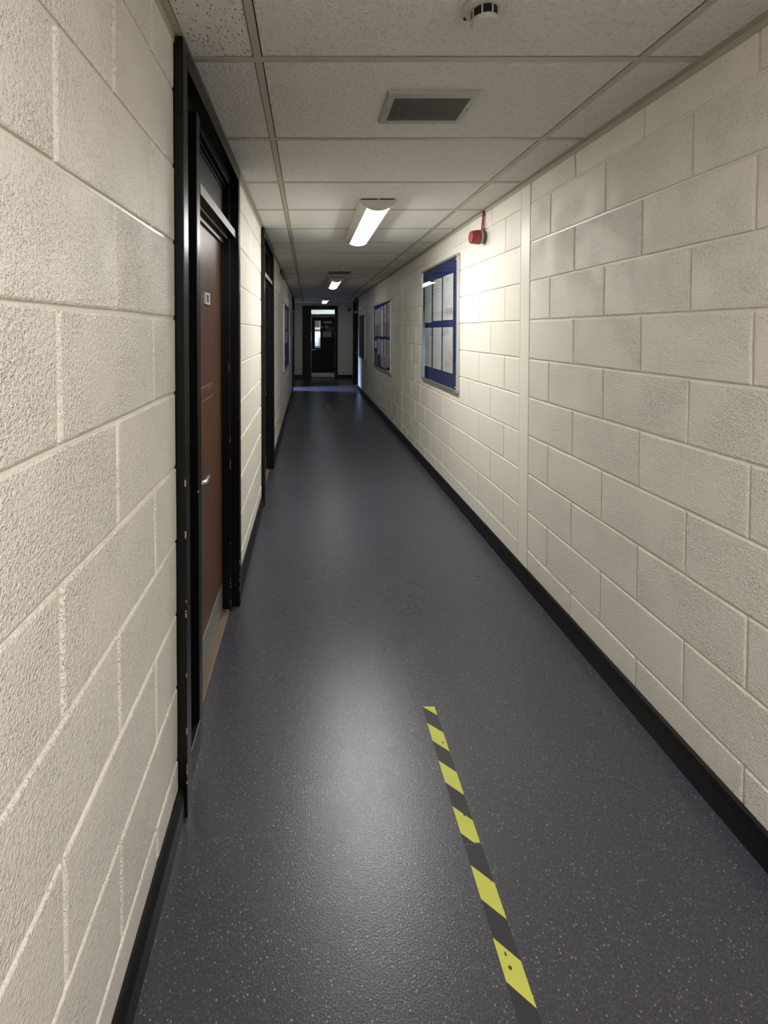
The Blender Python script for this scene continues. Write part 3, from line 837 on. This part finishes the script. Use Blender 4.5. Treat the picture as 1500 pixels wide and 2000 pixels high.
def sheet(name, x, face, yc, zc, w, h, mat, label, cat='notice', group=None, rot=0.0, curl=0.0, lean=0.0):
    """thin slightly bowed paper standing off a board; face = direction it looks"""
    n = 6; V, F = [], []
    for s in (0, 1):
        for i in range(n + 1):
            for j in (0, 1):
                yy = -w/2 + w*i/n; zz = -h/2 + h*j
                b_ = curl * (1 - (2*i/n - 1)**2)
                V.append((face * (b_ + (0.0 if s else -0.0006)), yy, zz))
    q = 2 * (n + 1)
    for i in range(n):
        F.append((q + 2*i, q + 2*i + 2, q + 2*i + 3, q + 2*i + 1)); F.append((2*i, 2*i + 1, 2*i + 3, 2*i + 2))
        F.append((2*i, 2*i + 2, q + 2*i + 2, q + 2*i)); F.append((2*i + 1, q + 2*i + 1, q + 2*i + 3, 2*i + 3))
    F.append((0, q, q + 1, 1)); F.append((2*n, 2*n + 1, q + 2*n + 1, q + 2*n))
    bm = bmesh.new(); vs = [bm.verts.new(v) for v in V]
    for f in F: bm.faces.new([vs[i] for i in f])
    bmesh.ops.recalc_face_normals(bm, faces=bm.faces[:])
    o = obj(name, dump(bm), mat, None, (x, yc, zc), (rot, lean, 0))
    return tag(o, label, cat, group)

# ------------------------------------------------------------------ noticeboards
def make_board(name, loc, face, w, h, label, dep=0.026, glazed=True, back='felt', fw=0.020):
    """origin at lower centre of the wall face; local x = out of wall * face"""
    t = empty(name, loc); tag(t, label, 'noticeboard')
    X = lambda a, b: (min(face*a, face*b), max(face*a, face*b))
    obj('backing', box(*X(0.0, 0.009), -w/2 + .006, w/2 - .006, .006, h - .006), M[back], t)
    for s in (-1, 1):
        y0, y1 = sorted((s * w/2, s * (w/2 - fw)))
        obj('frame_side', join(box(*X(0, dep), y0, y1, fw, h - fw, .002), box(*X(dep * .40, dep * .48), *sorted((s * (w/2), s * (w/2 + .0012))), fw, h - fw)), M['alu'], t)
        for za, zb in ((0, fw), (h - fw, h)):
            obj('frame_corner', box(*X(0, dep + .0012), *sorted((s * (w/2 + .0012), s * (w/2 - fw - .004))), za - .001, zb + .001, .002), M['alu_grey'], t)
    for za, zb in ((0, fw), (h - fw, h)):
        obj('frame_rail', box(*X(0, dep), -w/2 + fw, w/2 - fw, za, zb, .002), M['alu'], t)
    if glazed:
        gp_ = obj('glass_pane', box(*X(dep - .009, dep - .005), -w/2 + fw, w/2 - fw, fw, h - fw), M['glass'], t)
        for sy in (-1, 1):
            for zz in (fw + .022, h - fw - .022):
                v, f = lathe([(0, 0), (.007, 0), (.007, .003), (.004, .005), (0, .005)], 14)
                obj('lock_screw', ([(face * a, b, c) for a, b, c in v], f if face > 0 else [tuple(reversed(q)) for q in f]), M['white_plastic'], gp_, (face * (dep - .005), sy * (w/2 - fw - .016), zz))
    return t
# board one on the right
b1 = make_board('noticeboard', (XR - 0.001, 4.495, 0.972), -1, 1.215, 1.190, 'glazed blue noticeboard with six sheets, nearest on right wall')
PX = XR - 0.0125
PW = (0.86, 0.84, 0.80)
g6 = 'six sheets in the first noticeboard'
red, pink, orange, grey = (0.45, 0.05, 0.08), (0.70, 0.35, 0.42), (0.72, 0.38, 0.10), (0.35, 0.35, 0.35)
cols = [4.185, 4.527, 4.873]
rowz = [1.808, 1.330]
specs = [
 (0, 0, print_mat('print_a', PW, 34, grey, .55, [('ring', -.085, -.06, .045, .055, grey, .6), ('ring', .085, -.03, .05, .035, grey, .35), ('bars', .045, -.125, .085, .030, red, .95), ('disc', .118, -.135, .014, .012, (.12, .01, .03), .9), ('disc', -.095, -.128, .012, .012, (.1, .15, .1), .7), ('lines', -.02, .165, .05, .012, grey, .7), ('bars', .04, -.168, .09, .010, pink, .6)], flip=-1), 'top sheet nearest the viewer in the first noticeboard, red drawing at bottom', .300),
 (1, 0, print_mat('print_b', PW, 44, (.45, .40, .28), .30, [('rect', -.07, .02, .012, .16, (.62, .56, .42), .35)], flip=-1), 'middle sheet in the top row of the first noticeboard', .300),
 (2, 0, print_mat('print_c', (.80, .78, .73), 26, grey, .45, [('ring', .07, -.02, .05, .06, grey, .7), ('blot', -.05, .10, .05, .05, grey, .8), ('lines', 0, .03, .12, .03, grey, .4)], flip=-1), 'farthest sheet in the top row of the first noticeboard, sketched in pencil', .280),
 (0, 1, print_mat('print_d', (.86, .82, .80), 30, (.45, .25, .32), .55, [('disc', .085, -.045, .042, .042, orange, .55), ('blot', -.06, .17, .09, .035, (.45, .2, .35), .5), ('blot', .02, -.08, .13, .12, pink, .35), ('lines', .03, -.125, .09, .03, (.4, .3, .35), .5), ('disc', -.12, .145, .018, .014, (.6, .15, .4), .7)], flip=-1), 'pinkish sheet with an orange disc, nearest in the bottom row of the first board', .300),
 (1, 1, print_mat('print_e', PW, 40, grey, .4, [('lines', -.04, .175, .06, .014, grey, .6)], flip=-1), 'plain pale sheet, middle of the bottom row of the first noticeboard', .300),
 (2, 1, print_mat('print_f', (.80, .77, .74), 30, (.3, .27, .3), .5, [('blot', .0, .05, .10, .09, (.4, .36, .4), .6)], flip=-1), 'farthest sheet in the bottom row of the first noticeboard', .285),
]
for c, r, m, lb, w in specs:
    sheet('notice_sheet', PX, -1, cols[c], rowz[r] - (0.012 if c == 2 and r == 0 else 0), w, 0.412, m, lb, 'notice', g6, rot=random.uniform(-.004, .004), curl=.002)

# board two on the right: many small sheets
b2 = make_board('noticeboard', (XR - 0.001, 7.975, 0.828), -1, 1.83, 1.165, 'second right-hand noticeboard, crowded with small grey sheets', glazed=False)
SG = (0.60, 0.60, 0.62)
mats2 = [print_mat('print_g%d' % i, tuple(c * k for c in SG), 14 + 3 * i, (.08, .08, .10), .75, sh, w=.25, h=.32, flip=-1) for i, (k, sh) in enumerate([
    (1.0, [('blot', 0, .05, .08, .08, (.05, .05, .06), .8)]), (0.85, [('disc', .02, .06, .03, .03, (.06, .06, .06), .7), ('disc', .02, -.03, .03, .03, (.06, .06, .06), .7)]),
    (1.15, [('rect', 0, .12, .1, .02, (.1, .1, .12), .7)]), (0.5, []), (0.7, [('blot', 0, 0, .1, .12, (.2, .2, .22), .6)])])]
g2 = 'small sheets in the second noticeboard'
names = ['first', 'second', 'third', 'fourth', 'fifth']
yy = [7.25, 7.58, 7.93, 8.28, 8.62]
for i, y in enumerate(yy):
    sheet('notice_sheet', PX, -1, y, 1.80 - .012 * i, .27, .30, mats2[(0, 1, 2, 1, 0)[i]], 'upper-row sheet in second noticeboard, %s from its near end' % names[i], 'notice', g2, rot=random.uniform(-.02, .02), curl=.002)
for i, y in enumerate(yy):
    sheet('notice_sheet', PX, -1, y, 1.535 + (.02 if i == 0 else 0), .27, .25 if i else .29, mats2[(4, 3, 2, 3, 3)[i]], 'lower sheet above the blue band in second noticeboard, %s from near end' % names[i], 'notice', g2, curl=.002)
for i, y in enumerate(yy[:4]):
    sheet('notice_sheet', PX, -1, y, 1.22, .27, .28, mats2[(1, 0, 2, 1)[i]], 'sheet just below the blue band in second noticeboard, %s from near end' % names[i], 'notice', g2, curl=.002)
sheet('notice_sheet', PX, -1, 8.63, 1.25, .22, .14, simple('white_card', (.85, .85, .84), .5), 'small bright white card at the far side of the second noticeboard', 'notice', g2)
sheet('notice_poster', PX, -1, 7.62, 0.985, .86, .21, mats2[4], 'wide grey poster low in the second noticeboard', 'poster')
sheet('notice_sheet', PX, -1, 7.27, .893 - .015, .30, .0 + .075, mats2[0], 'sheet in the bottom near corner of the second noticeboard', 'notice', g2)
sheet('notice_poster', PX, -1, 8.55, 0.985, .50, .24, simple('slate_sheet', (.10, .11, .14), .5, var=.3), 'dark slate poster low at the far side of the second noticeboard', 'poster')
# board three on the right: dark poster
b3 = make_board('noticeboard', (XR - 0.001, 10.88, 0.852), -1, 1.18, 1.17, 'third right-hand noticeboard, dark poster under a painted reflection, by the far door', glazed=False)
sheet('notice_poster', PX, -1, 10.88, 1.385, 1.10, .95, print_mat('print_dark', (.035, .026, .034), 9, (.10, .07, .09), .6, [('blot', 0, 0, .5, .4, (.09, .05, .08), .7)], w=1.1, h=.95), 'dark maroon poster filling the third right-hand noticeboard', 'poster')
sheet('notice_sheet', PX, -1, 10.88, 1.935, 1.08, .12, simple('reflection_strip', (.85, .85, .90), .4), 'painted bright reflection across the top of the third right-hand noticeboard', 'notice')  # whitened strip, a bright reflection put into its colour
# left board
b4 = make_board('noticeboard', (XL + 0.001, 8.185, 0.845), 1, 2.05, 1.105, 'blue noticeboard with coloured pictures on the left wall', glazed=False)
LX = XL + 0.0115
sheet('notice_poster', LX, 1, 7.90, 1.70, .80, .36, print_mat('print_collage', (.05, .10, .09), 10, (.45, .5, .45), .8, [('blot', 0, 0, .4, .18, (.3, .4, .38), .8), ('blot', .1, .05, .2, .1, (.05, .2, .12), .8)], w=.8, h=.36), 'dark green picture collage at the top of the left noticeboard', 'poster')
sheet('notice_poster', LX, 1, 8.75, 1.70, .70, .36, print_mat('print_collage2', (.03, .05, .10), 8, (.2, .25, .3), .8, [('blot', 0, 0, .35, .18, (.08, .16, .14), .8)], w=.7, h=.36), 'dark blue picture at the far top of the left noticeboard', 'poster')
sheet('notice_sheet', LX, 1, 7.36, 1.645, .22, .19, simple('red_card', (.30, .03, .06), .5), 'dark red card on the near side of the left noticeboard', 'notice')
sheet('notice_poster', LX, 1, 8.05, 1.395, 1.25, .20, print_mat('print_row', (.20, .19, .17), 5, (.02, .03, .05), .9, [('blot', 0, 0, .6, .1, (.45, .42, .36), .8)], w=1.25, h=.2), 'row of small photographs across the middle of the left noticeboard', 'poster')
sheet('notice_sheet', LX, 1, 7.75, 1.035, .55, .045, simple('red_strip', (.28, .03, .06), .5), 'thin red strip low on the left noticeboard', 'notice')
sheet('loose_poster', XL + 0.006, 1, 10.28, 1.665, 1.50, .56, print_mat('print_loose', (.42, .41, .36), 8, (.15, .15, .14), .5, [], w=1.5, h=.56), 'pale poster bulging off the left wall past the noticeboard', 'poster', curl=.045)

# ------------------------------------------------------------------ hazard tape
def tape_strip(name, xl, w, ya, yb, phase, label):
    """yellow and black floor tape along y, far end ya > near end yb"""
    t = empty(name, (xl + w/2, (ya + yb) / 2, 0)); tag(t, label, 'floor tape', 'hazard tape on the floor')
    oy = (ya + yb) / 2; th = 0.0006
    obj('tape_band', box(-w/2, w/2, yb - oy, ya - oy, 0.0, th), M['tape_black'], t)
    per, ln, sk = 0.1535, 0.0765, 0.0425
    k = 0
    y = phase
    while y > yb - 0.2:
        # far edge at the left side starts at y, sloping down to the right
        poly = [(-w/2, y), (w/2, y - sk), (w/2, y - sk - ln), (-w/2, y - ln)]
        def clip(pl, lim, keep_less):
            out = []
            for a, b in zip(pl, pl[1:] + pl[:1]):
                ia = (a[1] <= lim) if keep_less else (a[1] >= lim); ib = (b[1] <= lim) if keep_less else (b[1] >= lim)
                if ia: out.append(a)
                if ia != ib:
                    s = (lim - a[1]) / (b[1] - a[1]); out.append((a[0] + s * (b[0] - a[0]), lim))
            return out
        poly = clip(poly, ya - .001, True)
        if len(poly) >= 3: poly = clip(poly, yb + .001, False)
        if len(poly) >= 3:
            obj('yellow_stripe', prism([(p, q - oy) for p, q in poly], 'z', th, th + 0.0003), M['yellow'], t)
        y -= per
    return t
tape_strip('hazard_tape', 0.455, 0.049, 1.793, 1.305, 1.716 + 0.1535, 'yellow and black hazard tape, far length of the near line')
tape_strip('hazard_tape', 0.456, 0.050, 1.301, 0.45, 1.250, 'yellow and black hazard tape running out of the bottom edge')
def spot(parent, x, y, rx, ry):
    V = [(x + rx * math.cos(2*PI*i/9) * random.uniform(.6, 1.2) - parent.location.x, y + ry * math.sin(2*PI*i/9) * random.uniform(.6, 1.2) - parent.location.y) for i in range(9)]
    obj('tape_scuff', prism(V, 'z', 0.0008, 0.0011), M['tape_spot'], parent)
ta = [o for o in C.objects if o.name.startswith('hazard_tape')]
for x, y, a, b in ((.490, 1.632, .003, .004), (.483, 1.383, .003, .006), (.486, 1.365, .001, .002)): spot(ta[0], x, y, a, b)
for x, y, a, b in ((.497, 1.212, .0015, .002), (.475, 1.066, .0025, .005), (.476, 1.043, .005, .005)): spot(ta[1], x, y, a, b)
ft = empty('faded_tape_mark', (0.39, 9.1, 0)); tag(ft, 'faint worn tape mark far down the middle of the floor', 'floor tape')
obj('tape_band', prism([(-.036, .39), (.004, .39), (.040, -.36), (-.006, -.36)], 'z', 0, .0006), M['tape_faded'], ft)
obj('tape_cross_piece', prism([(-.060, -.49), (.066, -.49), (.066, -.41), (-.060, -.41)], 'z', 0, .0006), M['tape_faded'], ft)
